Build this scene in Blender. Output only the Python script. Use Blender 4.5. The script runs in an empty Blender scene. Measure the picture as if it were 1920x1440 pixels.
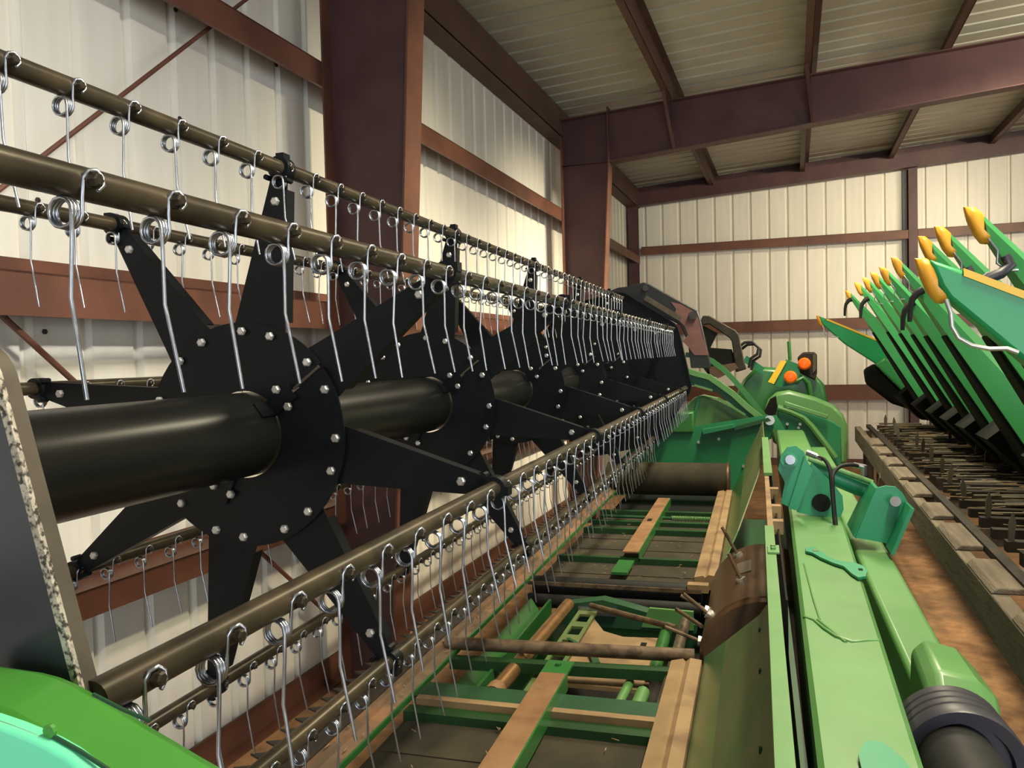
import bpy, math, random
from mathutils import Vector, Matrix
random.seed(7)
D = bpy.data; SC = bpy.context.scene; COL = SC.collection
rad = math.radians

# ---------------------------------------------------------------- camera, world, lights
H = 1.95
cd = D.cameras.new('camera'); cam = D.objects.new('camera', cd); COL.objects.link(cam)
cd.sensor_width = 36.0; cd.lens = 1560*36/1920; cd.clip_start = 0.02; cd.clip_end = 100
Rm = [[0.95890866, -0.01443699, -0.28334740], [0.28261330, -0.03932011, 0.95842770], [-0.02497806, -0.99912237, -0.03362431]]
cam.matrix_world = Matrix([[Rm[i][0], -Rm[i][1], -Rm[i][2], (0, 0, H)[i]] for i in range(3)] + [[0, 0, 0, 1]])
SC.camera = cam
SC.view_settings.view_transform = 'Standard'; SC.view_settings.look = 'None'
SC.view_settings.exposure = 0.32; SC.view_settings.gamma = 1.0; SC.view_settings.use_curve_mapping = False
W = D.worlds.new('world'); SC.world = W; W.use_nodes = True
W.node_tree.nodes['Background'].inputs[0].default_value = (0.75, 0.85, 1.0, 1)
W.node_tree.nodes['Background'].inputs[1].default_value = 0.6

TH = -0.037942                       # the building is turned this much against the machine
def bw(x, y, z):                     # building -> world
    return (x*math.cos(TH) - y*math.sin(TH), x*math.sin(TH) + y*math.cos(TH), z)

def spot(name, loc, power, col, size=170, blend=0.35, r=0.12, aim=(0, 0, -1)):
    l = D.lights.new(name, 'SPOT'); l.energy = power; l.color = col; l.spot_size = rad(size); l.spot_blend = blend
    l.shadow_soft_size = r
    o = D.objects.new(name, l); COL.objects.link(o); o.location = bw(*loc)
    o.rotation_euler = Vector(aim).to_track_quat('-Z', 'Y').to_euler(); return o
def area(name, loc, aim, power, col, sx, sy, spread=180):
    l = D.lights.new(name, 'AREA'); l.shape = 'RECTANGLE'; l.size = sx; l.size_y = sy; l.energy = power; l.color = col; l.spread = rad(spread)
    o = D.objects.new(name, l); COL.objects.link(o); o.location = bw(*loc)
    o.rotation_euler = Vector(aim).to_track_quat('-Z', 'Y').to_euler(); return o
WARM = (1.0, 0.89, 0.64)
# strips, two open doors and added floods, all outside the picture
for (x, y, p) in ((.9, 2.2, 112), (.36, 6.4, 140), (5.2, 6.6, 170)):
    area('strip_lamp', (x, y, 4.66 + .06*x), (0, 0, -1), p, WARM, .22, 2.4, 132)
for (x, y, p, c) in ((2.8, -1.8, 14, (1, .96, .88)), (2.8, 1.4, 16, (1, .96, .88)), (2.8, 5.0, 32, WARM), (2.8, 8.6, 55, WARM)):
    area('added_wall_flood', (x, y, 4.75), (-1, .12, -.52), p, c, 1.2, .25, 46)  # added lights to brighten the lower wall, no real fixtures
area('added_end_flood', (4.2, 10.6, 4.7), (-3.5, 4.1, -2.0), 24, (1, .87, .58), 1.2, .25, 64)  # added light for a bright patch on the end wall
area('added_rafter_flood', (5.6, 4.6, 4.0), (-.36, 1, .14), 44, WARM, .8, .25, 56)  # added light to lift the right part of the rafter
area('side_door_daylight', (8.85, 3.2, 2.0), (-1, .05, .02), 130, (1.0, .97, .92), 7.5, 3.8)
area('doorway_daylight', (2.8, -5.6, 1.9), (-0.1, 1, 0.12), 230, (0.80, 0.92, 1.0), 4.6, 3.4)

# ---------------------------------------------------------------- helpers
class MB:
    def __init__(s): s.v = []; s.f = []
    def add(s, vs, fs):
        n = len(s.v); s.v += [tuple(p) for p in vs]; s.f += [tuple(i + n for i in f) for f in fs]; return s
    def box(s, x0, x1, y0, y1, z0, z1):
        return s.add([(x0,y0,z0),(x1,y0,z0),(x1,y1,z0),(x0,y1,z0),(x0,y0,z1),(x1,y0,z1),(x1,y1,z1),(x0,y1,z1)],
                     [(3,2,1,0),(4,5,6,7),(0,1,5,4),(1,2,6,5),(2,3,7,6),(3,0,4,7)])
    def bar(s, p0, p1, w, h, up=(0,0,1)):
        p0 = Vector(p0); p1 = Vector(p1); d = (p1-p0).normalized(); u = Vector(up); r = d.cross(u)
        if r.length < 1e-4: r = d.cross(Vector((1,0,0)))
        r.normalize(); u = r.cross(d).normalized(); a = r*(w/2); b = u*(h/2)
        return s.add([p0-a-b,p0+a-b,p0+a+b,p0-a+b,p1-a-b,p1+a-b,p1+a+b,p1-a+b],
                     [(0,1,2,3),(7,6,5,4),(0,4,5,1),(1,5,6,2),(2,6,7,3),(3,7,4,0)])
    def tube(s, pts, r, n=8, r_end=None):
        pts = [Vector(p) for p in pts]; m = len(pts); base = len(s.v)
        d = (pts[1]-pts[0]).normalized()
        ref = Vector((0,0,1)) if abs(d.z) < .9 else Vector((1,0,0))
        nrm = (ref - d*ref.dot(d)).normalized()
        for i, p in enumerate(pts):
            if i == 0: t = pts[1]-pts[0]
            elif i == m-1: t = pts[-1]-pts[-2]
            else: t = (pts[i+1]-pts[i]).normalized() + (pts[i]-pts[i-1]).normalized()
            t.normalize(); nrm = (nrm - t*nrm.dot(t)).normalized(); bn = t.cross(nrm)
            rr = r if r_end is None else r + (r_end-r)*i/(m-1)
            for k in range(n):
                a = 2*math.pi*k/n; s.v.append(tuple(p + nrm*(rr*math.cos(a)) + bn*(rr*math.sin(a))))
        for i in range(m-1):
            for k in range(n):
                k2 = (k+1) % n
                s.f.append((base+i*n+k, base+i*n+k2, base+(i+1)*n+k2, base+(i+1)*n+k))
        s.f.append(tuple(base+k for k in reversed(range(n)))); s.f.append(tuple(base+(m-1)*n+k for k in range(n)))
        return s
    def cyl(s, p0, p1, r, n=16, r2=None): return s.tube([p0, p1], r, n, r2)
    def prism(s, poly, axis, a0, a1):
        """poly: list of 2D points; axis 'y': (x,z), 'x': (y,z), 'z': (x,y)"""
        n = len(poly)
        def P(u, v, a): return {'y': (u, a, v), 'x': (a, u, v), 'z': (u, v, a)}[axis]
        area2 = sum(poly[i][0]*poly[(i+1)%n][1] - poly[(i+1)%n][0]*poly[i][1] for i in range(n))
        if (area2 > 0) == (axis == 'y'): poly = poly[::-1]
        vs = [P(u, v, a0) for u, v in poly] + [P(u, v, a1) for u, v in poly]
        lo, hi = min(a0, a1), max(a0, a1)
        fs = [tuple(reversed(range(n))), tuple(range(n, 2*n))] + [(i, (i+1)%n, n+(i+1)%n, n+i) for i in range(n)]
        if a1 < a0: fs = [tuple(reversed(f)) for f in fs]
        return s.add(vs, fs)
    def ring(s, cx, cz, r0, r1, y0, y1, n=48, a0=0.0, a1=360.0, rot=0.0):
        """annulus standing across y"""
        full = abs(a1-a0) >= 359.9; m = n if full else n+1; base = len(s.v)
        for k in range(m):
            a = rad(rot + a0 + (a1-a0)*k/n); c, q = math.cos(a), math.sin(a)
            s.v += [(cx+r0*c, y0, cz+r0*q), (cx+r1*c, y0, cz+r1*q), (cx+r1*c, y1, cz+r1*q), (cx+r0*c, y1, cz+r0*q)]
        for k in range(n):
            k2 = (k+1) % m; A = base+4*k; B = base+4*k2
            for i in range(4): s.f.append((A+i, A+(i+1)%4, B+(i+1)%4, B+i))
        if not full: s.f.append((base, base+3, base+2, base+1)); e = base+4*(m-1); s.f.append((e, e+1, e+2, e+3))
        return s
    def lathe(s, prof, c, axis='y', n=32):
        """prof: list of (r, t) along axis; c: centre"""
        base = len(s.v); m = len(prof)
        for r, t in prof:
            for k in range(n):
                a = 2*math.pi*k/n; u, w = r*math.cos(a), r*math.sin(a)
                s.v.append({'y': (c[0]+u, c[1]+t, c[2]+w), 'x': (c[0]+t, c[1]+u, c[2]+w), 'z': (c[0]+u, c[1]+w, c[2]+t)}[axis])
        for i in range(m-1):
            for k in range(n):
                k2 = (k+1) % n; s.f.append((base+i*n+k, base+i*n+k2, base+(i+1)*n+k2, base+(i+1)*n+k))
        s.f.append(tuple(base+k for k in reversed(range(n)))); s.f.append(tuple(base+(m-1)*n+k for k in range(n)))
        return s
    def loft(s, secs):
        """secs: list of equal-length closed sections (3D points)"""
        n = len(secs[0]); base = len(s.v)
        for q in secs: s.v += [tuple(p) for p in q]
        for i in range(len(secs)-1):
            for k in range(n):
                k2 = (k+1) % n; s.f.append((base+i*n+k, base+i*n+k2, base+(i+1)*n+k2, base+(i+1)*n+k))
        s.f.append(tuple(base+k for k in reversed(range(n)))); s.f.append(tuple(base+(len(secs)-1)*n+k for k in range(n)))
        return s
    def rot_y(s, cx, cz, deg, start=0):
        c, q = math.cos(rad(deg)), math.sin(rad(deg))
        for i in range(start, len(s.v)):
            x, y, z = s.v[i]; x -= cx; z -= cz; s.v[i] = (cx + x*c - z*q, y, cz + x*q + z*c)
        return s
    def mesh(s, name, mat, smooth=True, ang=35):
        me = D.meshes.new(name); me.from_pydata(s.v, [], s.f); me.materials.append(mat)
        import bmesh
        bm = bmesh.new(); bm.from_mesh(me); bmesh.ops.recalc_face_normals(bm, faces=bm.faces); bm.to_mesh(me); bm.free()
        if smooth:
            me.polygons.foreach_set('use_smooth', [True]*len(me.polygons)); me.set_sharp_from_angle(angle=rad(ang))
        me.update(); return me

def obj(name, mb, mat, parent=None, bevel=0, ang=35, seg=2):
    me = mb.mesh(name, mat, ang=ang) if isinstance(mb, MB) else mb
    o = D.objects.new(name, me); COL.objects.link(o)
    if parent is not None:
        o.parent = parent
        if parent.type == 'EMPTY' and parent.rotation_euler.z == 0: o.location = -parent.location
    if bevel:
        m = o.modifiers.new('bevel', 'BEVEL'); m.width = bevel; m.segments = seg; m.limit_method = 'ANGLE'; m.angle_limit = rad(40); m.harden_normals = False
    return o
def put(name, me, parent, loc):       # a further piece that shares a mesh
    o = D.objects.new(name, me); COL.objects.link(o); o.parent = parent
    o.location = Vector(loc) - (parent.location if parent.type == 'EMPTY' else Vector((0,0,0))); return o
def thing(name, label, cat, loc, rotz=0, group=None):
    o = D.objects.new(name, None); COL.objects.link(o); o.location = loc; o.rotation_euler = (0, 0, rotz)
    o.empty_display_size = .1; o['label'] = label; o['category'] = cat
    if group: o['group'] = group
    return o
def struct(name, mb, mat, label=None, rotz=TH):
    o = obj(name, mb, mat); o.rotation_euler = (0, 0, rotz); o['kind'] = 'structure'
    if label: o['label'] = label
    return o

# ---------------------------------------------------------------- materials
SPEC = {'black powder coat': .22, 'black gloss tube': .4, 'dark underside and shade': .2, 'black rubber': .3, 'draper': .2}
def mat(name, col, rough=.5, metal=0., var=.12, scale=6., col2=None, scale2=3., lo=.5, hi=.6, bump=0., bscale=40., rough2=None, detail=4, stretch=None, coat=0.):
    m = D.materials.new(name); m.use_nodes = True; nt = m.node_tree; N = nt.nodes; L = nt.links
    b = N['Principled BSDF']; b.inputs['Roughness'].default_value = rough; b.inputs['Metallic'].default_value = metal
    if name in SPEC: b.inputs['Specular IOR Level'].default_value = SPEC[name]
    if coat: b.inputs['Coat Weight'].default_value = coat; b.inputs['Coat Roughness'].default_value = .15
    tc = N.new('ShaderNodeTexCoord'); co = tc.outputs['Object']
    if stretch:
        mp = N.new('ShaderNodeMapping'); mp.inputs['Scale'].default_value = stretch; L.new(co, mp.inputs[0]); co = mp.outputs[0]
    def noise(sc, det=4):
        n = N.new('ShaderNodeTexNoise'); n.inputs['Scale'].default_value = sc; n.inputs['Detail'].default_value = det; L.new(co, n.inputs['Vector']); return n.outputs['Fac']
    def mixc(f, a, c):
        x = N.new('ShaderNodeMix'); x.data_type = 'RGBA'; L.new(f, x.inputs[0])
        for s_, q in ((6, a), (7, c)):
            if hasattr(q, 'links'): L.new(q, x.inputs[s_])
            else: x.inputs[s_].default_value = (*q, 1)
        return x.outputs[2]
    def ramp(f, a, c):
        r = N.new('ShaderNodeMapRange'); r.inputs['From Min'].default_value = a; r.inputs['From Max'].default_value = c; L.new(f, r.inputs[0]); return r.outputs[0]
    dark = tuple(max(0, c*(1-var)) for c in col); light = tuple(min(1, c*(1+var)) for c in col)
    out = mixc(ramp(noise(scale, detail), .3, .7), dark, light)
    if col2 is not None:
        f2 = ramp(noise(scale2, 6), lo, hi); out = mixc(f2, out, col2)
        if rough2 is not None:
            r = N.new('ShaderNodeMapRange'); L.new(f2, r.inputs[0]); r.inputs['To Min'].default_value = rough; r.inputs['To Max'].default_value = rough2
            L.new(r.outputs[0], b.inputs['Roughness'])
    L.new(out, b.inputs['Base Color'])
    if bump:
        bn = N.new('ShaderNodeBump'); bn.inputs['Strength'].default_value = bump; bn.inputs['Distance'].default_value = .01
        L.new(noise(bscale, 5), bn.inputs['Height']); L.new(bn.outputs[0], b.inputs['Normal'])
    return m
M = {}
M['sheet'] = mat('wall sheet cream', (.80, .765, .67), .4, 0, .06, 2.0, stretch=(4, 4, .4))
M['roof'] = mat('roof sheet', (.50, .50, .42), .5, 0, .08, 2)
M['back'] = mat('outer sheet', (.35, .34, .30), .7)
M['primer'] = mat('red oxide primer', (.078, .031, .032), .5, 0, .2, 3, col2=(.105, .046, .042), scale2=2.5, lo=.5, hi=.75)
M['girt'] = mat('red oxide girt', (.15, .058, .034), .5, 0, .2, 4, col2=(.10, .04, .026), scale2=3, lo=.45, hi=.7)
M['roofsteel'] = mat('dark oxide purlin', (.10, .055, .040), .6, 0, .2, 3)
M['dirt'] = mat('dirt floor', (.38, .20, .09), .95, 0, .35, 9, col2=(.20, .12, .07), scale2=1.3, lo=.45, hi=.7, bump=.8, bscale=60)
M['green'] = mat('green enamel', (.030, .15, .032), .33, 0, .08, 3, coat=.25)
M['green2'] = mat('green plate', (.016, .17, .065), .4, 0, .1, 4)
M['greenbeam'] = mat('green enamel lit', (.095, .25, .072), .42, 0, .08, 5, col2=(.13, .27, .10), scale2=4, lo=.45, hi=.75, coat=.2)  # lighter copy of the green enamel, its lit look is in the colour
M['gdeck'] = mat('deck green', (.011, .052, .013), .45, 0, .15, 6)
M['olive'] = mat('dusty green sheet', (.085, .155, .04), .6, 0, .15, 6, col2=(.17, .16, .07), scale2=3, lo=.4, hi=.75)
M['hood'] = mat('green plastic hood', (.06, .27, .035), .35, 0, .06, 8, coat=.2)
M['turq'] = mat('teal decal panel', (.20, .92, .54), .4, 0, .04, 5)
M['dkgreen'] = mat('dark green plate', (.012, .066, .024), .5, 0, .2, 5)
M['black'] = mat('black powder coat', (.0045, .006, .0075), .42, 0, .2, 4)
M['plate'] = mat('black gloss plate', (.055, .06, .07), .22, .45, .2, 4)
M['blacktube'] = mat('black gloss tube', (.007, .0075, .0065), .30, 0, .2, 5)
M['bat'] = mat('bronze worn black pipe', (.048, .038, .023), .33, .45, .3, 14, col2=(.095, .07, .04), scale2=9, lo=.48, hi=.72)
M['steel'] = mat('zinc spring steel', (.42, .44, .48), .28, .95, .15, 60)
M['bolt'] = mat('zinc bolt', (.62, .62, .60), .35, .8, .1, 30)
M['wornedge'] = mat('worn bare edge', (.52, .47, .38), .5, .4, .3, 60, col2=(.05, .045, .035), scale2=160, lo=.46, hi=.60)
M['tanrim'] = mat('dusty rim', (.085, .07, .048), .6, .2, .2, 15)
M['worn'] = mat('worn black paint', (.009, .010, .012), .5, 0, .2, 5)
M['wornprimer'] = mat('bare pink primer', (.16, .07, .065), .6, 0, .15, 12)
M['rust'] = mat('rusty flat bar', (.20, .095, .038), .7, 0, .25, 10, col2=(.27, .15, .07), scale2=8, lo=.4, hi=.7)
M['rustpipe'] = mat('rusty dusty pipe', (.15, .10, .06), .6, .3, .3, 14, col2=(.07, .04, .025), scale2=22, lo=.5, hi=.65)
M['copper'] = mat('polished copper brown roller', (.42, .23, .10), .3, .75, .2, 20)
M['tan'] = mat('dusty tan plate', (.27, .175, .085), .75, 0, .2, 7, col2=(.15, .08, .04), scale2=5, lo=.5, hi=.7)
M['dusty'] = mat('dusty draper rubber', (.026, .021, .010), .9, 0, .25, 7, col2=(.055, .042, .022), scale2=3.5, lo=.45, hi=.75)
M['rubber'] = mat('black rubber', (.012, .012, .012), .6, 0, .2, 10)
M['shaft'] = mat('worn bright shaft', (.30, .24, .17), .3, .7, .2, 20)
M['drum'] = mat('brown polished drum', (.13, .072, .040), .35, .5, .15, 6)
M['plasticblk'] = mat('grey black plastic', (.035, .033, .045), .42, 0, .15, 10)
M['chrome'] = mat('chrome', (.75, .75, .75), .15, 1, .05, 5)
M['cutter'] = mat('dark cutter steel', (.05, .04, .035), .5, .5, .3, 20)
M['skid'] = mat('brown dusty cutterbar', (.13, .085, .05), .7, .1, .25, 12, col2=(.24, .12, .06), scale2=7, lo=.5, hi=.65)
M['yellow'] = mat('yellow reflective', (.85, .52, .03), .4, 0, .05, 5)
M['cap'] = mat('golden plastic cap', (.80, .38, .03), .38, 0, .12, 14)
M['snout'] = mat('green poly snout', (.045, .28, .085), .33, 0, .08, 3)
M['divider'] = mat('teal green poly divider', (.014, .30, .092), .36, 0, .06, 3)
M['under'] = mat('dark underside and shade', (.006, .007, .006), .8, 0, .2, 5)  # near-black, shade in gaps and openings is put into the colour
M['wood'] = mat('weathered timber', (.15, .12, .085), .85, 0, .25, 4, col2=(.095, .072, .05), scale2=6, lo=.45, hi=.7, stretch=(6, .6, 6), bump=.4)
M['oldiron'] = mat('old dark iron', (.022, .017, .012), .7, .3, .35, 12, col2=(.05, .03, .018), scale2=6, lo=.5, hi=.7)
M['oldtine'] = mat('old grey tine', (.11, .095, .07), .6, .5, .2, 14)
M['straw'] = mat('straw', (.26, .18, .09), .8, 0, .25, 30)
m_ = D.materials.new('amber lens'); m_.use_nodes = True; b_ = m_.node_tree.nodes['Principled BSDF']
b_.inputs['Base Color'].default_value = (1.0, .16, .01, 1); b_.inputs['Roughness'].default_value = .25; b_.inputs['Subsurface Weight'].default_value = .3; b_.inputs['Subsurface Radius'].default_value = (.02, .01, .005)
M['amber'] = m_

# ---------------------------------------------------------------- the shed
YN, YF, XL, XR = -6.0, 14.7, -2.7, 9.0
SL = .061
def roof_z(x): return 5.007 + SL*x
struct('floor', MB().box(XL-.15, XR+.1, YN-.1, YF+.15, -.2, 0), M['dirt'], 'brown dirt floor of the shed')

def sheet_panel(width, ribs, length):
    """profile in (s, d): s along the wall, d outward depth; runs 0..length in t"""
    p = width/ribs; prof = []
    for k in range(ribs):
        s0 = k*p
        prof += [(s0, 0), (s0+p-.068, 0), (s0+p-.052, .032), (s0+p-.024, .032), (s0+p-.008, 0)]
    prof.append((width-.001, 0))
    return prof
def panel_mesh(name, prof, fn, m):
    vs = []; fs = []; n = len(prof)
    for s_, d in prof: vs += [fn(s_, d, 0), fn(s_, d, 1), fn(s_, d+.004, 0), fn(s_, d+.004, 1)]
    for i in range(n-1):
        a, b = 4*i, 4*i+4
        fs += [(a, b, b+1, a+1), (a+2, a+3, b+3, b+2), (a, a+2, b+2, b), (a+1, b+1, b+3, a+3)]
    fs += [(0, 1, 3, 2)]; e = 4*(n-1); fs += [(e, e+2, e+3, e+1)]
    q = MB(); q.add(vs, fs); return q.mesh(name, m, ang=20)

# left wall: panels, girts, eave strut, base channel, brace rods
wl = struct('wall_left', MB().box(XL-.12, XL-.05, YN, YF+.1, 0, 4.88), M['back'], 'cream corrugated steel side wall with rust red girts')
PW = .84
pm = panel_mesh('wall_panel', sheet_panel(PW, 3, 1), lambda s_, d, t: (-d, s_, t*4.84), M['sheet'])
k = 0
y = YN
while y < YF - .05:
    put('panel', pm, wl, (XL, y, 0)); y += PW
def zee(x0, x1, y0, y1, z0, z1, t=.008):
    q = MB(); q.box(x1-t, x1, y0, y1, z0, z1); q.box(x0, x1, y0, y1, z1-t, z1); q.box(x0, x0+t, y0, y1, z1-.0, z1+.07); q.box(x1-.02, x1-t, y0, y1, z0, z0+t); return q
FY = [-0.9, 4.28, 9.45, 14.62]
for z0, z1 in ((3.50, 3.64), (2.13, 2.285), (1.01, 1.115)):
    for ya, yb in ((YN, FY[0]-.002), (FY[0]+.002, FY[1]-.002), (FY[1]+.002, FY[2]-.002), (FY[2]+.002, YF-.12)):
        obj('girt', zee(XL+.004, XL+.2, ya, yb, z0, z1), M['girt'], wl)
for ya, yb in ((YN, FY[1]-.002), (FY[1]+.002, FY[2]-.002), (FY[2]+.002, YF-.05)):
    obj('eave_strut', MB().box(XL+.19, XL+.2, ya, yb, 4.48, 4.80).box(XL+.01, XL+.2, ya, yb, 4.48, 4.49), M['roofsteel'], wl)
obj('base_channel', MB().box(XL+.005, XL+.02, YN, YF, 0, .15).box(XL+.02, XL+.09, YN, YF, 0, .012), M['girt'], wl)
obj('brace_rod', MB().cyl((XL+.1, -.7, .138), (XL+.1, 4.25, 4.30), .010, 8), M['girt'], wl)
obj('brace_rod', MB().cyl((XL+.1, -.6, 4.41), (XL+.1, 4.25, .444), .012, 8), M['girt'], wl)
# screws holding the sheet
scr = MB().lathe([(.011, 0), (.011, .006), (.006, .010)], (0, 0, 0), 'x', 6).mesh('screw', M['cutter'])
for p in ((-2.698,2.436,3.091), (-2.698,3.233,3.598), (-2.698,3.234,3.097), (-2.698,2.436,2.584), (-2.698,2.441,2.087), (-2.698,4.024,3.074), (-2.698,4.030,3.598)):
    put('screw', scr, wl, p)

# far wall
wf = struct('wall_far', MB().box(XL-.1, XR, YF+.05, YF+.12, 0, 6.0), M['back'], 'cream corrugated steel end wall with rust red girts')
PWF = .888
pf = panel_mesh('end_panel', sheet_panel(PWF, 3, 1), lambda s_, d, t: (s_, d, t*5.9), M['sheet'])
x = XL + .02
while x < XR - .2: put('panel', pf, wf, (x, YF, 0)); x += PWF
def zee_y(x0, x1, y0, y1, z0, z1, t=.008):
    q = MB(); q.box(x0, x1, y0, y0+t, z0, z1); q.box(x0, x1, y0, y1, z1-t, z1); return q
POST = 1.83
for z0, z1 in ((3.645, 3.785), (2.25, 2.43), (1.10, 1.345)):
    for xa, xb in ((XL+.24, POST-.07), (POST+.07, 6.3), (6.45, XR-.1)):
        obj('girt', zee_y(xa, xb, YF-.2, YF-.004, z0, z1), M['girt'], wf)
for xp in (POST, 6.38):
    q = MB().box(xp-.065, xp+.065, YF-.21, YF-.20, 0, 4.75).box(xp-.006, xp+.006, YF-.2, YF-.02, 0, 4.75).box(xp-.065, xp+.065, YF-.02, YF-.008, 0, 4.75)
    obj('post', q, M['primer'], wf)
obj('base_channel', MB().box(XL+.2, XR, YF-.03, YF-.006, 0, .12), M['girt'], wf)

# other walls, unseen from the picture
wr = struct('wall_right', MB().box(XR, XR+.08, YN, -.6, 0, 5.75).box(XR, XR+.08, 7.0, YF+.1, 0, 5.75).box(XR, XR+.08, -.6, 7.0, 4.0, 5.75), M['sheet'], 'cream side wall with a wide open door')
wn = struct('wall_near', MB().box(XL-.1, -.2, YN-.08, YN, 0, 5.8).box(5.8, XR, YN-.08, YN, 0, 5.8).box(-.2, 5.8, YN-.08, YN, 4.0, 5.8), M['sheet'], 'wall with the wide open doorway')

# roof: panels and purlins
q = MB(); q.add([(XL-.1, YN-.1, roof_z(XL)+.06), (XR+.1, YN-.1, roof_z(XR)+.06), (XR+.1, YF+.12, roof_z(XR)+.06), (XL-.1, YF+.12, roof_z(XL)+.06),
                 (XL-.1, YN-.1, roof_z(XL)+.10), (XR+.1, YN-.1, roof_z(XR)+.10), (XR+.1, YF+.12, roof_z(XR)+.10), (XL-.1, YF+.12, roof_z(XL)+.10)],
                [(0,1,2,3),(7,6,5,4),(0,4,5,1),(1,5,6,2),(2,6,7,3),(3,7,4,0)])
cl = struct('ceiling', q, M['back'], 'underside of the ribbed steel roof')
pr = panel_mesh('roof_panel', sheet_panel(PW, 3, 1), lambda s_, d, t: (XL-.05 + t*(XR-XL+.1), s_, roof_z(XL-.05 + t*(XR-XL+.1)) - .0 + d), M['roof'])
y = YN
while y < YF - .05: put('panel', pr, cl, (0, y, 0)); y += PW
for xp in (-1.22, .225, 1.54, 2.95, 4.4, 5.9, 7.4):
    zb = roof_z(xp)-.198
    for ya, yb in ((YN, FY[2]-.004), (FY[2]+.004, YF-.02)):
        obj('purlin', MB().box(xp-.005, xp+.005, ya, yb, zb, zb+.196).box(xp-.07, xp, ya, yb, zb, zb+.006).box(xp, xp+.07, ya, yb, zb+.188, zb+.196), M['roofsteel'], cl)

# rigid frames
def frame(name, yc, label, end=False):
    root = struct(name, MB().prism([(-2.18, .02), (-1.945, 4.13), (-2.495, 4.13), (-2.495, .02)], 'y', yc-.004, yc+.004), M['primer'], label)
    obj('column_flange', MB().prism([(-2.18, .02), (-1.945, 4.15), (-1.933, 4.15), (-2.168, .02)], 'y', yc-.1, yc+.1), M['girt'], root)
    obj('column_flange', MB().box(-2.499, -2.489, yc-.1, yc+.1, .02, 4.46), M['girt'], root)
    obj('base_plate', MB().box(-2.51, -2.14, yc-.12, yc+.12, 0, .02), M['primer'], root)
    zl = lambda x: 4.13 + .0845*(x+1.945)
    zu = lambda x: roof_z(x)-.20
    E2 = 2.4; zc = zl(E2)
    obj('rafter_web', MB().prism([(-2.49, 4.132), (-1.945, 4.132), (E2, zc), (XR-.2, zc+.25), (XR-.2, zu(XR-.2)-.01), (-2.49, zu(-2.49)-.01)], 'y', yc-.004, yc+.004), M['primer'], root)
    obj('rafter_flange', MB().prism([(-1.945, 4.12), (E2, zc-.012), (XR-.2, zc+.238), (XR-.2, zc+.25), (E2, zc), (-1.945, 4.132)], 'y', yc-.09, yc+.09), M['primer'], root)
    obj('rafter_flange', MB().prism([(-2.49, zu(-2.49)-.012), (XR-.2, zu(XR-.2)-.012), (XR-.2, zu(XR-.2)), (-2.49, zu(-2.49))], 'y', yc-.09, yc+.09), M['primer'], root)
    obj('knee_plate', MB().box(-1.953, -1.937, yc-.09, yc+.09, 4.13, zu(-1.945)+.05), M['primer'], root)
    obj('knee_plate', MB().box(-2.49, -1.945, yc-.08, yc+.08, 4.127, 4.137), M['primer'], root)
    for xp in (-1.22, .225):
        obj('flange_brace', MB().bar((xp+.01, yc-.08, zl(xp)+.015), (xp-.05, yc-.42, roof_z(xp)-.19), .035, .006), M['primer'], root)
        obj('stiffener', MB().box(xp-.004, xp+.004, yc-.07, yc-.004, zl(xp), zu(xp)-.01), M['primer'], root)
    return root
frame('trim_1', FY[1], 'near tapered red oxide steel column and rafter')
frame('trim_2', FY[2], 'far tapered red oxide steel column and rafter')
# end frame against the far wall
zr = lambda x: 4.463 + SL*(x+2.69)
ef = struct('trim_3', MB().prism([(-2.68, zr(-2.68)), (XR-.1, zr(XR-.1)), (XR-.1, zr(XR-.1)+.24), (-2.68, zr(-2.68)+.24)], 'y', YF-.26, YF-.25), M['primer'], 'low red oxide end rafter under the roof edge')
obj('rafter_flange', MB().prism([(-2.68, zr(-2.68)), (XR-.1, zr(XR-.1)), (XR-.1, zr(XR-.1)+.01), (-2.68, zr(-2.68)+.01)], 'y', YF-.33, YF-.20), M['primer'], ef)
obj('rake_angle', MB().prism([(-2.68, zr(-2.68)+.285), (XR-.1, zr(XR-.1)+.285), (XR-.1, zr(XR-.1)+.375), (-2.68, zr(-2.68)+.375)], 'y', YF-.03, YF-.008), M['primer'], ef)
obj('corner_post', MB().box(-2.66, -2.50, YF-.33, YF-.32, 0, 4.463).box(-2.585, -2.575, YF-.32, YF-.02, 0, 4.46).box(-2.66, -2.50, YF-.19, YF-.185, 0, 4.46), M['primer'], ef)

# ---------------------------------------------------------------- the reel
RX, RZ, RR = -1.390, 1.748, .747
Y0, Y1 = .72, 8.02
ANG = [79.3, 34.3, -10.7, -55.7, -100.7, -145.7, 169.3, 124.3]
def tip(a, r=RR): return RX + r*math.cos(rad(a)), RZ + r*math.sin(rad(a))
reel = thing('header_reel', 'black eight-arm pickup reel with rows of silver spring fingers over the green header', 'reel', (RX, 4.3, RZ))
obj('center_tube', MB().lathe([(.118, Y0+.02), (.118, Y1)], (RX, 0, RZ), 'y', 48), M['blacktube'], reel)
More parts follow.
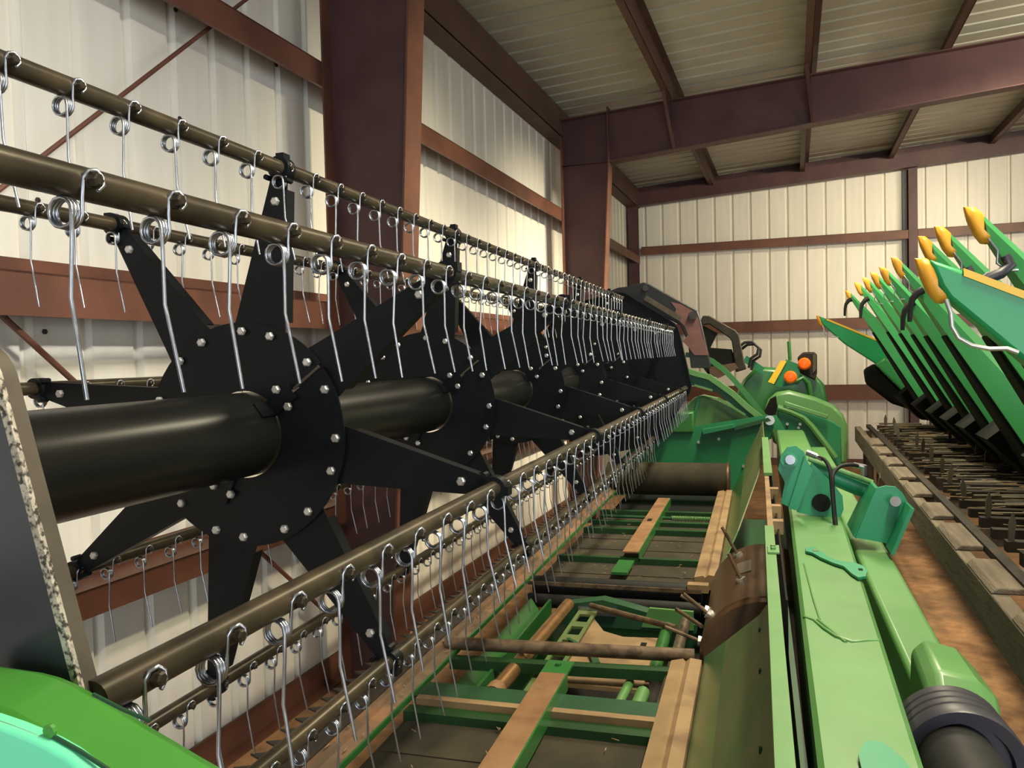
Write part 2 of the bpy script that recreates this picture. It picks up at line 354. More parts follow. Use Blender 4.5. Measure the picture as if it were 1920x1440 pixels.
# spider discs with arms
SPY = [2.03, 3.38, 4.72, 6.05, 7.30]
hexb = MB().lathe([(.0125, 0), (.0125, -.008), (.009, -.011)], (0, 0, 0), 'y', 6).mesh('disc_bolt', M['bolt'])
wash = None
def disc_mb():
    q = MB()
    # two half plates with a joint line, slightly overlapping
    q.ring(RX, RZ, .123, .316, 0, .006, 30, 38.5, 218.5); q.ring(RX, RZ, .123, .316, -.007, -.001, 30, -145, 35.5)
    return q
dm = disc_mb().mesh('disc', M['black'])
def arm_mb(a):
    q = MB(); w0, w1, r0, r1 = .088, .026, .250, .742
    w2, r2 = .058, .330
    q.prism([(r0, -w0), (r2, -w0+.012), (r1-.03, -w1), (r1, -w1+.012), (r1, w1-.012), (r1-.03, w1), (r2, w0-.012), (r0, w0)], 'y', .006, .012)
    for sgn in (-1, 1):
        q.prism([(r2, sgn*(w0-.012)), (r1-.05, sgn*(w1+.001)), (r1-.05, sgn*(w1-.004)), (r2, sgn*(w0-.017))], 'y', .011, .05)
    q.v = [(RX+x, y, RZ+z) for x, y, z in q.v]
    return q.rot_y(RX, RZ, a)
arm_me = [arm_mb(a).mesh('arm', M['black']) for a in ANG]
def clamp_mb(a):
    q = MB(); x, z = tip(a)
    q.ring(x, z, .0205, .032, -.006, .034, 20)
    for s_ in (-1, 1):
        px, pz = tip(a + s_*2.4, RR-.03)
        q.cyl((px, -.012, pz), (px, .02, pz), .008, 6)
    px, pz = tip(a, RR+.028); q.box(px-.012, px+.012, -.004, .03, pz-.012, pz+.012)
    return q
clamp_me = [clamp_mb(a).mesh('clamp', M['black']) for a in ANG]
brk = MB().box(RX+.100, RX+.205, -.016, -.008, RZ-.024, RZ+.024).box(RX+.100, RX+.122, -.075, -.008, RZ-.022, RZ+.022).mesh('hub_bracket', M['black'])
ji = MB().prism([(RX+.21, RZ-.003), (RX+.31, RZ-.003), (RX+.31, RZ+.004), (RX+.21, RZ+.004)], 'y', -.0125, -.007).mesh('joint_edge', M['tanrim'])
for ys in SPY:
    d_ = put('spider_disc', dm, reel, (0, ys, 0))
    for i, a in enumerate(ANG):
        put('arm', arm_me[i], d_, (0, 0, 0)); put('clamp', clamp_me[i], d_, (0, 0, 0))
        for s_ in (-9.0, 9.0):
            x, z = tip(a+s_, .290); put('disc_bolt', hexb, d_, (x, -.007, z))
        x, z = tip(a, .655); put('disc_bolt', hexb, d_, (x, .006, z))
    for a in (37, 37+180+30, 37+120):
        b = D.objects.new('hub_bracket', brk); COL.objects.link(b); b.parent = d_
        c_, s_ = math.cos(rad(a)), -math.sin(rad(a))
        b.matrix_local = Matrix.Translation((RX, 0, RZ)) @  Matrix.Rotation(-rad(a), 4, 'Y') @  Matrix.Translation((-RX, 0, -RZ))
        for off in (-9, 9):
            x, z = tip(a+off*1.1, .172); put('disc_bolt', hexb, d_, (x, -.016, z))
    b = D.objects.new('joint_edge', ji); COL.objects.link(b); b.parent = d_
    b.matrix_local = Matrix.Translation((RX, 0, RZ)) @  Matrix.Rotation(-rad(37), 4, 'Y') @  Matrix.Translation((-RX, 0, -RZ))
# bats
for a in ANG:
    x, z = tip(a); yb = .45 if RZ + .3 < z else .68
    obj('bat', MB().lathe([(.0205, yb), (.0205, Y1)], (x, 0, z), 'y', 20), M['bat'], reel)
# fingers: coil and stem of wound spring wire, bolt through the bat
def finger_pts(turns=3.5, per=14):
    p = [(.030, .002, -.012), (.030, .011, -.004), (.029, .011, .006), (.027, .003, .013), (.024, -.006, .011), (.0205, -.010, .002), (.0185, -.010, -.02)]
    cx, cz, r = .001, -.040, .0175
    n = int(turns*per)
    for k in range(n+1):
        a = -2*math.pi*turns*k/n
        t = k/n
        p.append((cx + r*math.cos(a), -.010 - .0052*turns*t, cz + r*math.sin(a)))
    return p, cx, cz, r
def finger_mb(per=14, n=6, turns=3):
    p, cx, cz, r = finger_pts(turns, per)
    p += [(cx+r+.0005, -.026, cz-.03), (cx+r-.002, -.026, -.140), (cx+r+.001, -.026, -.155), (cx+r+.019, -.026, -.258)]
    return MB().tube(p, .0027, n)
def bolt_mb():
    return MB().lathe([(.011, .018), (.011, .024), (.0085, .024), (.0085, .034), (.006, .036)], (0, 0, 0), 'x', 6)
fing_me = finger_mb(12, 6).mesh('finger', M['steel'], ang=80)
fb_me = bolt_mb().mesh('finger_bolt', M['bat'])
OFF = [.711, .810-.148, .742, .70, .72, .70, .73, .71]
spots = []
for i, a in enumerate(ANG):
    y = OFF[i] + .148*0
    x, z = tip(a)
    while y < Y1 - .05:
        if y > Y0: spots.append((x, y, z))
        y += .148
def depth(p): return -.28335*p[0] + .95843*p[1]
def inview(p):
    d = depth(p); u = (.95891*p[0] + .28261*p[1] - .02498*(p[2]-H))/d; w = (-.01444*p[0] - .03932*p[1] - .99912*(p[2]-H))/d
    return abs(u) < .66 and abs(w) < .62
spots.sort(key=lambda p: (not inview(p), depth(p)))
far_f = MB(); far_b = MB()
lowf = finger_mb(7, 4, 3); lowb = bolt_mb()
for n, p in enumerate(spots):
    if n < 300:
        f = put('finger', fing_me, reel, p)
        f.rotation_euler = (random.uniform(-.04, .04), random.uniform(-.05, .05), random.uniform(-.05, .05))
        put('bolt', fb_me, f, (0, 0, 0))
    else:
        far_f.add([(v[0]+p[0], v[1]+p[1], v[2]+p[2]) for v in lowf.v], lowf.f)
        far_b.add([(v[0]+p[0], v[1]+p[1], v[2]+p[2]) for v in lowb.v], lowb.f)
o = obj('far_fingers', far_f, M['steel'], reel, ang=80); o['kind'] = 'stuff'
o = obj('far_finger_bolts', far_b, M['bat'], reel); o['kind'] = 'stuff'
# end plates: octagon dishes, the near one with a worn bare edge
def octo(r, cut=.0):
    pts = []
    for a in sorted(ANG):
        for s_ in (-5, -2, 2, 5): pts.append((RX + r*(1 if abs(s_) == 2 else .985)*math.cos(rad(a+s_)), RZ + r*(1 if abs(s_) == 2 else .985)*math.sin(rad(a+s_))))
    return pts
def near_shape(d):
    cx_, cz_, r_ = -.800, 1.925, .055 + d
    pts = [(-.625+d, 1.45), (-.654+d, 1.60)]
    for k in range(9):
        a = rad(12 + (92-12)*k/8); pts.append((cx_ + r_*math.cos(a), cz_ + r_*math.sin(a)))
    return pts + [(-1.5, 1.99+d), (-1.5, 1.45)]
npl = obj('near_end_plate', MB().prism(near_shape(-.002), 'y', .672, .678), M['plate'], reel)
def ringpoly(q, po, pi_, y0, y1, closed=True):
    n = len(po); b = len(q.v)
    for (a, c) in zip(po, pi_): q.v += [(a[0], y0, a[1]), (a[0], y1, a[1]), (c[0], y1, c[1]), (c[0], y0, c[1])]
    for k in range(n if closed else n-1):
        A = b+4*k; B = b+4*((k+1) % n)
        for i in range(4): q.f.append((A+i, A+(i+1)%4, B+(i+1)%4, B+i))
    if not closed: q.f += [(b, b+1, b+2, b+3), (b+4*n-1, b+4*n-2, b+4*n-3, b+4*n-4)]
    return q
obj('worn_edge', ringpoly(MB(), near_shape(.002)[:-1], near_shape(-.007)[:-1], .668, .674, False), M['wornedge'], npl)
obj('rim', ringpoly(MB(), near_shape(.002)[:-1], near_shape(-.004)[:-1], .674, .692, False), M['tanrim'], npl)
fpl = obj('far_end_plate', ringpoly(MB(), octo(.80), octo(.46), 8.03, 8.04), M['black'], reel)
obj('rim', ringpoly(MB(), octo(.80), octo(.79), 7.98, 8.03), M['black'], fpl)
obj('hub', MB().lathe([(.47, 0), (.47, .01)], (RX, 8.04, RZ), 'y', 32), M['black'], fpl)

# ---------------------------------------------------------------- the header (one machine)
hd = thing('draper_header', 'long green grain header with belt deck, twin back beams and brown feed drum', 'harvester header', (-.5, 4.4, 0))
G = M['green']
def P_(name, mb, m, parent=hd, bevel=0, ang=35): return obj(name, mb, m, parent, bevel, ang)
HY0, HY1 = .75, 8.2
# cutterbar
cb = P_('cutter_bar', MB().box(-1.44, -1.30, HY0, HY1, .725, .745).box(-1.315, -1.30, HY0, HY1, .745, .765), M['cutter'])
kn = MB().prism([(-.075, 0), (.0, .036), (.0, -.036)], 'z', 0, .006).mesh('knife_section', M['cutter'])
y = HY0 + .4
while y < HY1 - .05: put('knife_section', kn, cb, (-1.435, y, .745)); y += .0855
P_('skid_rail', MB().prism([(-1.30, .735), (-1.205, .735), (-1.205, .752), (-1.245, .762), (-1.25, .778), (-1.262, .778), (-1.27, .758), (-1.30, .758)], 'y', HY0, HY1), M['skid'])
P_('deck_edge', MB().box(-1.203, -1.194, HY0, HY1, .738, .757), G)
# draper belts, near and far of the centre bay
def belt(y0, y1, m=M['dusty']):
    b = P_('draper_belt', MB().box(-1.185, -.335, y0, y1, .695, .705), m)
    return b
b1 = belt(HY0, 2.60); b2 = belt(4.45, 6.38)
for b, ya, yb in ((b1, HY0+.12, 2.6), (b2, 4.6, 6.38)):
    y = ya
    while y < yb - .02:
        obj('belt_slat', MB().box(-1.17, -.35, y, y+.02, .704, .709), M['dusty'], b); y += .30
# cross channels
def channel(y0, y1, z1=.745, h=.06, m=G, x0=-1.19, x1=-.32):
    return P_('cross_channel', MB().box(x0, x1, y0, y0+.006, z1-h, z1).box(x0, x1, y0, y1, z1-.006, z1).box(x0, x1, y1-.006, y1, z1-h, z1), m)
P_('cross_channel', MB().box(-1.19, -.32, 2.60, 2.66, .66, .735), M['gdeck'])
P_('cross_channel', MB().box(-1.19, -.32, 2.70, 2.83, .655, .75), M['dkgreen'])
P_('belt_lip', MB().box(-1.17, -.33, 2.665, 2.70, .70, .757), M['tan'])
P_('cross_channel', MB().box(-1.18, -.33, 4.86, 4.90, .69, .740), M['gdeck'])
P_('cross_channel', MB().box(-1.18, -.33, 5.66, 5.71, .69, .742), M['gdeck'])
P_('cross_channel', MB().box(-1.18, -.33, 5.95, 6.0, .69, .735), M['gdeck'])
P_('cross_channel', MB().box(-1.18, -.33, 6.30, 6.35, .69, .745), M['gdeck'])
P_('spring', MB().tube([(-.62 + .28*k/180, 6.12 + .016*math.sin(k*.9), .735 + .016*math.cos(k*.9)) for k in range(181)], .004, 5), M['greenbeam'], ang=80)
P_('tension_rod', MB().cyl((-1.15, 6.16, .73), (-.60, 6.12, .735), .012, 8), M['dkgreen'])
P_('belt_roller', MB().lathe([(.05, -1.18), (.05, -.29)], (0, 4.33, .705), 'x', 24), M['rubber'])
P_('belt_roller', MB().lathe([(.035, -1.18), (.035, -.29)], (0, 4.20, .66), 'x', 20), M['rubber'])
P_('edge_strip', MB().box(-1.2, -.29, 4.262, 4.270, .722, .742), M['rustpipe'])
P_('bumper', MB().box(-.36, -.255, 4.27, 4.33, .725, .765), M['tan'])
# rusty belt guide bars
for (ya, yb, za, zb, xa, xb) in ((HY0, 2.93, .80, .78, -.71, -.735), (4.86, 6.72, .775, .775, -.735, -.735)):
    gbar = P_('guide_bar', MB().bar((xa, ya, za), (xb, yb, zb), .095, .008), M['rust'])
    obj('bar_web', MB().bar((xa+.05, ya, za-.025), (xb+.05, yb, zb-.025), .006, .06), G, gbar)
P_('bar_bracket', MB().box(-.785, -.685, 2.90, 3.06, .772, .782).cyl((-.735, 3.01, .782), (-.735, 3.01, .792), .012, 10), G)
P_('bar_bracket', MB().box(-.79, -.70, 4.50, 4.78, .735, .75), G)
P_('guide_slot', MB().box(-.755, -.725, 5.78, 5.86, .779, .7805), M['under'])
# big rolled roller at the far end
rl = P_('end_roller', MB().lathe([(.11, -1.30), (.142, -1.29), (.142, -.245), (.125, -.238), (.06, -.236)], (0, 7.32, .845), 'x', 40), M['dusty'])
obj('roller_cap', MB().lathe([(.15, -.262), (.15, -.246)], (0, 7.32, .845), 'x', 40), M['drum'], rl)
P_('roller_shade_pan', MB().box(-1.19, -.25, 6.36, 8.2, .62, .63), M['rubber'])  # black sheet stands in for the shade below the far roller
# centre bay (lower): pan, slotted bar, copper roller, plates, posts
P_('bay_pan', MB().box(-1.2, -.22, 2.66, 4.25, .40, .41), M['oldiron'])
P_('bay_side', MB().add([(-1.16, 2.75, .66), (-1.02, 2.80, .50), (-1.00, 4.05, .50), (-1.14, 4.10, .70), (-1.15, 2.75, .655), (-1.01, 2.80, .495), (-.99, 4.05, .495), (-1.13, 4.10, .69)],
     [(0,1,2,3),(7,6,5,4),(0,4,5,1),(1,5,6,2),(2,6,7,3),(3,7,4,0)]), G)
P_('bay_side', MB().box(-1.03, -1.018, 2.80, 4.05, .55, .715), G)
cr = P_('feed_roller', MB().cyl((-.945, 2.86, .715), (-.915, 3.98, .715), .030, 20), M['copper'])
obj('roller_collar', MB().cyl((-.945, 2.84, .715), (-.944, 2.90, .715), .037, 20), M['rust'], cr)
# slotted bar
q = MB(); xa = -.865
for s_ in (0, .075): q.box(xa+s_, xa+s_+.018, 2.82, 4.0, .676, .688)
for k in range(7): q.box(xa+.018, xa+.075, 2.82+.185*k, 2.82+.185*k+.07, .676, .688)
P_('slotted_bar', q, M['olive'])
P_('slotted_bar_end', MB().box(-.87, -.68, 3.99, 4.03, .665, .70), M['steel'])
P_('bay_plate', MB().prism([(-.79, 3.12), (-.42, 3.12), (-.42, 3.72), (-.60, 3.70), (-.70, 3.76), (-.79, 3.96)], 'z', .655, .67), M['tan'])
P_('bay_plate', MB().prism([(-.72, 2.82), (-.44, 2.78), (-.56, 3.02), (-.70, 3.02)], 'z', .59, .605), G)
P_('plate_slot', MB().box(-.66, -.55, 3.46, 3.495, .670, .672), M['under'])
P_('plate_slot', MB().box(-.51, -.485, 3.60, 3.64, .670, .672), M['under'])
P_('bay_lever', MB().bar((-.83, 3.58, .685), (-.70, 3.45, .682), .016, .01).bar((-.70, 3.46, .682), (-.65, 3.32, .682), .03, .01), M['dkgreen'])
P_('bay_hump', MB().prism([(-1.0, .60), (-.95, .70), (-.75, .735), (-.5, .68), (-.30, .64), (-.30, .60)], 'y', 4.02, 4.10), M['dkgreen'])
P_('bay_hump', MB().prism([(-.56, .62), (-.52, .715), (-.31, .71), (-.31, .62)], 'y', 4.0, 4.02), M['greenbeam'])
P_('bay_plate_dark', MB().prism([(-1.05, .66), (-.95, .735), (-.78, .73), (-.5, .69), (-.42, .66)], 'y', 2.84, 2.86), M['dkgreen'])
P_('pivot_bolt', MB().lathe([(.022, -.02), (.022, 0)], (-.93, 2.84, .70), 'y', 6), M['bolt'])
P_('bay_post', MB().cyl((-.505, 2.84, .68), (-.49, 3.16, .68), .018, 12), M['greenbeam'])
P_('bay_post', MB().cyl((-.43, 2.86, .69), (-.425, 3.05, .69), .026, 12), M['greenbeam'])
P_('bay_post', MB().cyl((-.405, 3.2, .70), (-.41, 3.78, .70), .026, 12), G)
P_('drive_shaft', MB().cyl((-.335, 2.84, .71), (-.335, 3.85, .71), .024, 16), M['shaft'])
P_('cross_pipe', MB().cyl((-1.25, 3.17, .775), (-.25, 3.24, .775), .026, 16), M['rustpipe'])
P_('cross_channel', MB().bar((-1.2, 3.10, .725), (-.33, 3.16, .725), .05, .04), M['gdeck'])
P_('loose_rod', MB().cyl((-.80, 3.97, .72), (-.36, 3.66, .74), .014, 10), M['rustpipe'])
P_('drum_finger', MB().cyl((-.37, 3.80, .78), (-.24, 3.52, .80), .009, 8), M['rustpipe'])
# deck back rail
for ya, yb in ((HY0, 3.2), (4.42, 7.2)):
    P_('deck_rail', MB().prism([(-.335, .70), (-.335, .765), (-.29, .775), (-.28, .765), (-.262, .78), (-.22, .775), (-.215, .70)], 'y', ya, yb), M['tan'])
# back sheet in bent facets, cut away round the drum
def sheet(name, ya, yb, prof, m, t=.006, cut0=None, cut1=None):
    q = MB(); n = len(prof); vs = []
    for j, (x, z) in enumerate(prof):
        a = ya if cut0 is None else cut0[j]; b = yb if cut1 is None else cut1[j]
        vs += [(x, a, z), (x, b, z), (x+t, a, z-t*.4), (x+t, b, z-t*.4)]
    fs = []
    for j in range(n-1):
        A, B = 4*j, 4*j+4; fs += [(A, A+1, B+1, B), (A+2, B+2, B+3, A+3), (A, B, B+2, A+2), (A+1, A+3, B+3, B+1)]
    fs += [(0, 2, 3, 1)]; e = 4*(n-1); fs += [(e, e+1, e+3, e+2)]
    return P_(name, q.add(vs, fs), m, ang=10)
sheet('back_sheet_lower', HY0, 3.2, [(-.213, .77), (-.120, .95)], G, cut1=[3.25, 2.92])
sheet('back_sheet_middle', HY0, 3.0, [(-.120, .95), (-.005, 1.195)], M['olive'], cut1=[2.92, 2.45])
sheet('back_sheet_upper', HY0, 2.6, [(-.005, 1.195), (.035, 1.30)], M['olive'], cut1=[2.45, 2.30])
sheet('back_sheet_lower', 4.4, 7.4, [(-.213, .77), (-.120, .95)], G, cut0=[4.5, 4.75])
sheet('back_sheet_middle', 4.6, 7.9, [(-.120, .95), (-.005, 1.195)], M['olive'], cut0=[4.75, 5.3])
sheet('back_sheet_upper', 4.9, 7.9, [(-.005, 1.195), (.035, 1.30)], M['olive'], cut0=[5.3, 5.5])
for y in (1.2, 1.6, 2.0, 2.3):
    P_('rivet', MB().lathe([(.008, -.006), (.006, 0)], (-.002, y, 1.2), 'x', 8), M['dkgreen'])
# cap strip along the top of the sheet
cs = P_('cap_strip', MB().box(.016, .046, HY0, 3.05, 1.315, 1.33).box(.016, .022, HY0, 3.05, 1.28, 1.315), M['greenbeam'])
P_('cap_strip', MB().box(.026, .046, 3.05, 4.35, 1.305, 1.315), M['tan'])
P_('cap_strip', MB().box(.022, .064, 4.4, 6.2, 1.31, 1.325), M['greenbeam'])
P_('strip_tab', MB().box(.022, .056, 2.62, 2.72, 1.331, 1.336).cyl((.038, 2.66, 1.336), (.038, 2.66, 1.343), .008, 6).cyl((.038, 2.69, 1.336), (.038, 2.69, 1.343), .008, 6), M['greenbeam'])
for y in (3.28, 3.6, 4.05): P_('strip_clip', MB().box(.046, .085, y, y+.05, 1.25, 1.30), M['tan'])
# feed drum with retracting fingers
P_('throat_shade_panel', MB().box(.064, .070, 2.35, 6.2, .4, 1.27), M['under'])  # dark panels added so the opening behind the drum looks shaded
P_('throat_shade_panel', MB().box(-.22, .064, 3.3, 4.5, .40, .41), M['under'])
dr = P_('feed_drum', MB().lathe([(.255, 3.38), (.262, 3.385), (.262, 4.30), (.24, 4.33), (.05, 4.34)], (.02, 0, .72), 'y', 48), M['drum'])
obj('drum_end', MB().lathe([(.02, 3.360), (.245, 3.362), (.258, 3.384)], (.02, 0, .72), 'y', 48), M['drum'], dr)
for (a, y, ln) in ((163, 3.75, .10), (150, 3.52, .10), (118, 4.16, .12), (112, 3.66, .09), (172, 3.46, .13)):
    c, s_ = math.cos(rad(a)), math.sin(rad(a)); b = (.02+.262*c, y, .72+.262*s_); e = (.02+(.262+ln)*c - .02, y+.01, .72+(.262+ln)*s_ + .03)
    f = obj('drum_finger', MB().cyl(b, e, .008, 8), M['rustpipe'], dr)
    obj('finger_guide', MB().cyl((.02+.255*c, y, .72+.255*s_), (.02+.275*c, y, .72+.275*s_), .022, 10), M['bolt'], dr)
obj('drum_hatch', MB().add([(.02+.264*math.cos(rad(a)), y, .72+.264*math.sin(rad(a))) for a, y in ((118, 3.78), (103, 3.78), (103, 3.98), (118, 3.98))] + [(.02+.268*math.cos(rad(a)), y, .72+.268*math.sin(rad(a))) for a, y in ((118, 3.78), (103, 3.78), (103, 3.98), (118, 3.98))],
    [(0,1,2,3),(7,6,5,4),(0,4,5,1),(1,5,6,2),(2,6,7,3),(3,7,4,0)]), M['tanrim'], dr)
# twin back beams
GB = M['greenbeam']
def beam_sec(y, a, b): return [(a, y, .92), (a, y, 1.19), (a+.011, y, 1.20), (b-.012, y, 1.20), (b, y, 1.188), (b, y, .92)]
beam = P_('back_beam', MB().loft([beam_sec(HY0, .082, .248), beam_sec(2.45, .107, .304), beam_sec(4.0, .131, .354), beam_sec(8.1, .16, .40)]), GB)
P_('beam_flange', MB().box(.07, .084, HY0, 3.9, .95, 1.12), M['dkgreen'])
beam2 = P_('rear_beam', MB().loft([[(.365, 2.25, .9), (.365, 2.25, 1.09), (.375, 2.25, 1.10), (.48, 2.25, 1.10), (.487, 2.25, 1.09), (.487, 2.25, .9)], [(.38, 3.6, .9), (.38, 3.6, 1.09), (.39, 3.6, 1.10), (.505, 3.6, 1.10), (.511, 3.6, 1.09), (.511, 3.6, .9)], [(.42, 7.6, .9), (.42, 7.6, 1.09), (.43, 7.6, 1.10), (.545, 7.6, 1.10), (.55, 7.6, 1.09), (.55, 7.6, .9)]]), GB, bevel=.012)
P_('beam_gap_plate', MB().box(.20, .40, HY0, 7.6, .80, .84), M['dkgreen'])
P_('bottom_frame', MB().box(-1.2, .50, HY0+.1, 7.9, .34, .395), M['dkgreen'])
for y in (1.3, 7.2):
    for x in (-1.0, .25):
        P_('stand_leg', MB().box(x-.05, x+.05, y-.05, y+.05, 0, .36), M['dkgreen'])
# wrinkled sleeve seam on the beam
P_('beam_seam', MB().tube([(.115, 2.44, 1.199), (.14, 2.41, 1.200), (.16, 2.34, 1.202), (.185, 2.28, 1.202), (.22, 2.25, 1.200), (.26, 2.27, 1.200), (.288, 2.28, 1.198)], .005, 6), GB, ang=80)
P_('beam_seam', MB().tube([(.15, 2.42, 1.199), (.175, 2.33, 1.202), (.205, 2.245, 1.2)], .005, 6), GB, ang=80)
P_('beam_seam', MB().tube([(.145, 3.05, 1.2), (.15, 2.6, 1.202), (.155, 2.42, 1.2)], .003, 6), GB, ang=80)
def strap(y):
    q = MB().prism([(.160, y+.24), (.19, y+.27), (.21, y+.20), (.235, y+.10), (.265, y+.06), (.31, y+.05), (.335, y+.0), (.338, y-.06), (.325, y-.13), (.30, y-.15), (.285, y-.10), (.27, y-.01), (.24, y+.03), (.205, y+.10), (.18, y+.17), (.16, y+.19)], 'z', 1.204, 1.212)
    s_ = P_('strap_bracket', q, M['turqgreen'])
    obj('strap_hole', MB().box(.183, .205, y+.19, y+.215, 1.2122, 1.2135), M['olive'], s_); obj('strap_hole', MB().box(.312, .325, y-.06, y-.035, 1.2122, 1.2135), M['under'], s_)
M['turqgreen'] = mat('teal green bracket', (.02, .25, .12), .4, 0, .08, 6)
strap(3.0)
P_('strap_bracket', MB().prism([(.165, 1.46), (.165, 1.60), (.185, 1.66), (.215, 1.66), (.24, 1.60), (.27, 1.46)], 'z', 1.204, 1.212), M['turqgreen'])
# near bracket plates, cylinder, far bracket
TG = M['turqgreen']
bk = P_('lift_bracket', MB().prism([(0.093,1.478),(0.120,1.517),(0.156,1.524),(0.191,1.496),(0.208,1.444),(0.171,1.338),(0.134,1.247),(0.090,1.270),(0.109,1.360),(0.081,1.419)], 'y', 3.85, 3.865), TG)
obj('bracket_web', MB().prism([(0.191,1.478),(0.224,1.420),(0.157,1.241),(0.121,1.250)], 'y', 3.83, 3.86), TG, bk)
obj('bracket_body', MB().prism([(0.226,1.439),(0.310,1.352),(0.353,1.293),(0.357,1.234),(0.334,1.174),(0.160,1.216)], 'y', 3.93, 3.945), TG, bk)
obj('pivot_pin', MB().cyl((0.134,3.870,1.460), (0.130,3.780,1.471), .021, 16), M['chrome'], bk)
obj('pin_washer', MB().cyl((0.126,3.860,1.461), (0.126,3.840,1.464), .036, 16), TG, bk)
obj('hose_grommet', MB().cyl((0.265,3.940,1.258), (0.263,3.915,1.263), .040, 16), M['under'], bk)
cy = P_('lift_cylinder', MB().cyl((0.225,4.000,1.413), (0.476,4.000,1.306), .042, 20), TG)
obj('feed_pipe', MB().cyl((0.214,3.950,1.455), (0.479,3.950,1.352), .012, 10), GB, cy)
obj('cylinder_rod', MB().cyl((0.476,4.000,1.306), (0.572,4.000,1.263), .02, 12), M['chrome'], cy)
fb = P_('rear_bracket', MB().prism([(0.469,1.365),(0.500,1.374),(0.540,1.371),(0.566,1.345),(0.586,1.306),(0.514,1.117),(0.498,1.136),(0.383,1.154),(0.450,1.324)], 'y', 3.72, 3.735), TG)
obj('bracket_flange', MB().prism([(0.573,1.311),(0.587,1.305),(0.511,1.117),(0.499,1.123)], 'y', 3.58, 3.72), TG, fb)
obj('bracket_flange', MB().prism([(0.468,1.355),(0.478,1.360),(0.389,1.146),(0.376,1.154)], 'y', 3.735, 4.0), TG, fb)
obj('pivot_pin', MB().cyl((0.541,3.740,1.308), (0.529,3.660,1.321), .021, 16), M['chrome'], fb)
for pts in ([(0.209,3.900,1.481), (0.241,3.880,1.474), (0.274,3.850,1.464), (0.293,3.820,1.426), (0.297,3.800,1.372), (0.301,3.780,1.294), (0.306,3.750,1.197), (0.316,3.720,1.147)],
            [(0.422,3.900,1.431), (0.385,3.880,1.440), (0.344,3.860,1.436), (0.313,3.830,1.416), (0.302,3.800,1.383), (0.305,3.780,1.272), (0.311,3.730,1.168)]):
    # smooth the run
    pp = [Vector(p) for p in pts]; out = []
    for i in range(len(pp)-1):
        a = pp[max(i-1, 0)]; b = pp[i]; c = pp[i+1]; d = pp[min(i+2, len(pp)-1)]
        for k in range(5):
            t = k/5; out.append(.5*((2*b) + (c-a)*t + (2*a-5*b+4*c-d)*t*t + (3*b-a-3*c+d)*t**3))
    out.append(pp[-1])
    P_('hydraulic_hose', MB().tube(out, .0085, 8), M['rubber'], ang=80)
P_('hose_fitting', MB().cyl((0.205,3.900,1.488), (0.243,3.880,1.474), .013, 8).cyl((0.243,3.880,1.474), (0.266,3.860,1.465), .010, 8), M['steel'])
P_('hose_fitting', MB().cyl((0.396,3.900,1.436), (0.443,3.900,1.427), .012, 8).cyl((0.441,3.900,1.436), (0.439,3.900,1.389), .012, 8), M['steel'])
# gearbox cover and drive shaft guard at the near end
gc = P_('gearbox_cover', MB().loft([[(.35, 2.02, .93), (.36, 2.02, 1.09), (.385, 2.02, 1.115), (.47, 2.02, 1.105), (.515, 2.02, 1.06), (.53, 2.02, .93)],
      [(.35, 2.10, .93), (.36, 2.10, 1.165), (.39, 2.10, 1.20), (.47, 2.10, 1.185), (.515, 2.10, 1.14), (.53, 2.10, .93)],
      [(.355, 2.30, .93), (.365, 2.30, 1.175), (.395, 2.30, 1.205), (.465, 2.30, 1.19), (.51, 2.30, 1.14), (.525, 2.30, .93)]]), GB, bevel=.01)
cx, cz = .372, 1.15
sg = P_('shaft_guard', MB().lathe([(.085, 1.97), (.112, 1.96), (.112, 1.935), (.106, 1.93), (.114, 1.92), (.114, 1.90), (.108, 1.895), (.116, 1.885), (.116, 1.865), (.110, 1.86), (.118, 1.85), (.119, 1.815), (.116, 1.81), (.092, 1.812), (.088, 1.83)], (.385, 0, 1.105), 'y', 48), M['plasticblk'])
dsx, dsz = .378, 1.115
ds = P_('drive_shaft_yoke', MB().lathe([(.074, 1.85), (.078, 1.74), (.076, 1.70), (.080, 1.695), (.079, 1.68), (.076, 1.60), (.070, 1.52), (.060, 1.44), (.040, 1.41)], (.372, 0, 1.115), 'y', 40), M['rubber'])
obj('shaft_tube', MB().lathe([(.036, 1.42), (.036, 1.30), (.030, 1.295)], (.372, 0, 1.11), 'y', 24), M['copper'], ds)
obj('lock_clip', MB().box(.315, .345, 1.43, 1.438, 1.170, 1.178).box(.40, .412, 1.37, 1.378, 1.145, 1.17), M['bolt'], ds)
# near end hood
hp = [(-0.782,1.654),(-0.761,1.655),(-0.740,1.654),(-0.713,1.653),(-0.686,1.652),(-0.663,1.649),(-0.644,1.644),(-0.625,1.637),(-0.603,1.629),(-0.582,1.620),(-0.561,1.611),(-0.531,1.599),(-0.502,1.587),(-0.468,1.574),(-0.424,1.557),(-0.426,1.522),(-0.793,1.470)]
P_('end_hood', MB().prism(hp, 'y', .56, .655), M['hood'], bevel=.018)
P_('hood_panel', MB().prism([(-0.665,1.651),(-0.641,1.648),(-0.618,1.644),(-0.595,1.639),(-0.576,1.634),(-0.557,1.627),(-0.538,1.617),(-0.514,1.602),(-0.516,1.566),(-0.671,1.544)], 'y', .545, .565), M['turq'], bevel=.004)
P_('panel_edge', MB().tube([(-0.664,0.552,1.649), (-0.643,0.552,1.647), (-0.620,0.552,1.643), (-0.597,0.552,1.638), (-0.578,0.552,1.633), (-0.559,0.552,1.625), (-0.540,0.552,1.616), (-0.519,0.552,1.602)], .0016, 6), M['bolt'], ang=80)
P_('hood_crease', MB().tube([(-0.535,0.556,1.677), (-0.506,0.556,1.667), (-0.479,0.556,1.660)], .0018, 6), M['dkgreen'], ang=80)
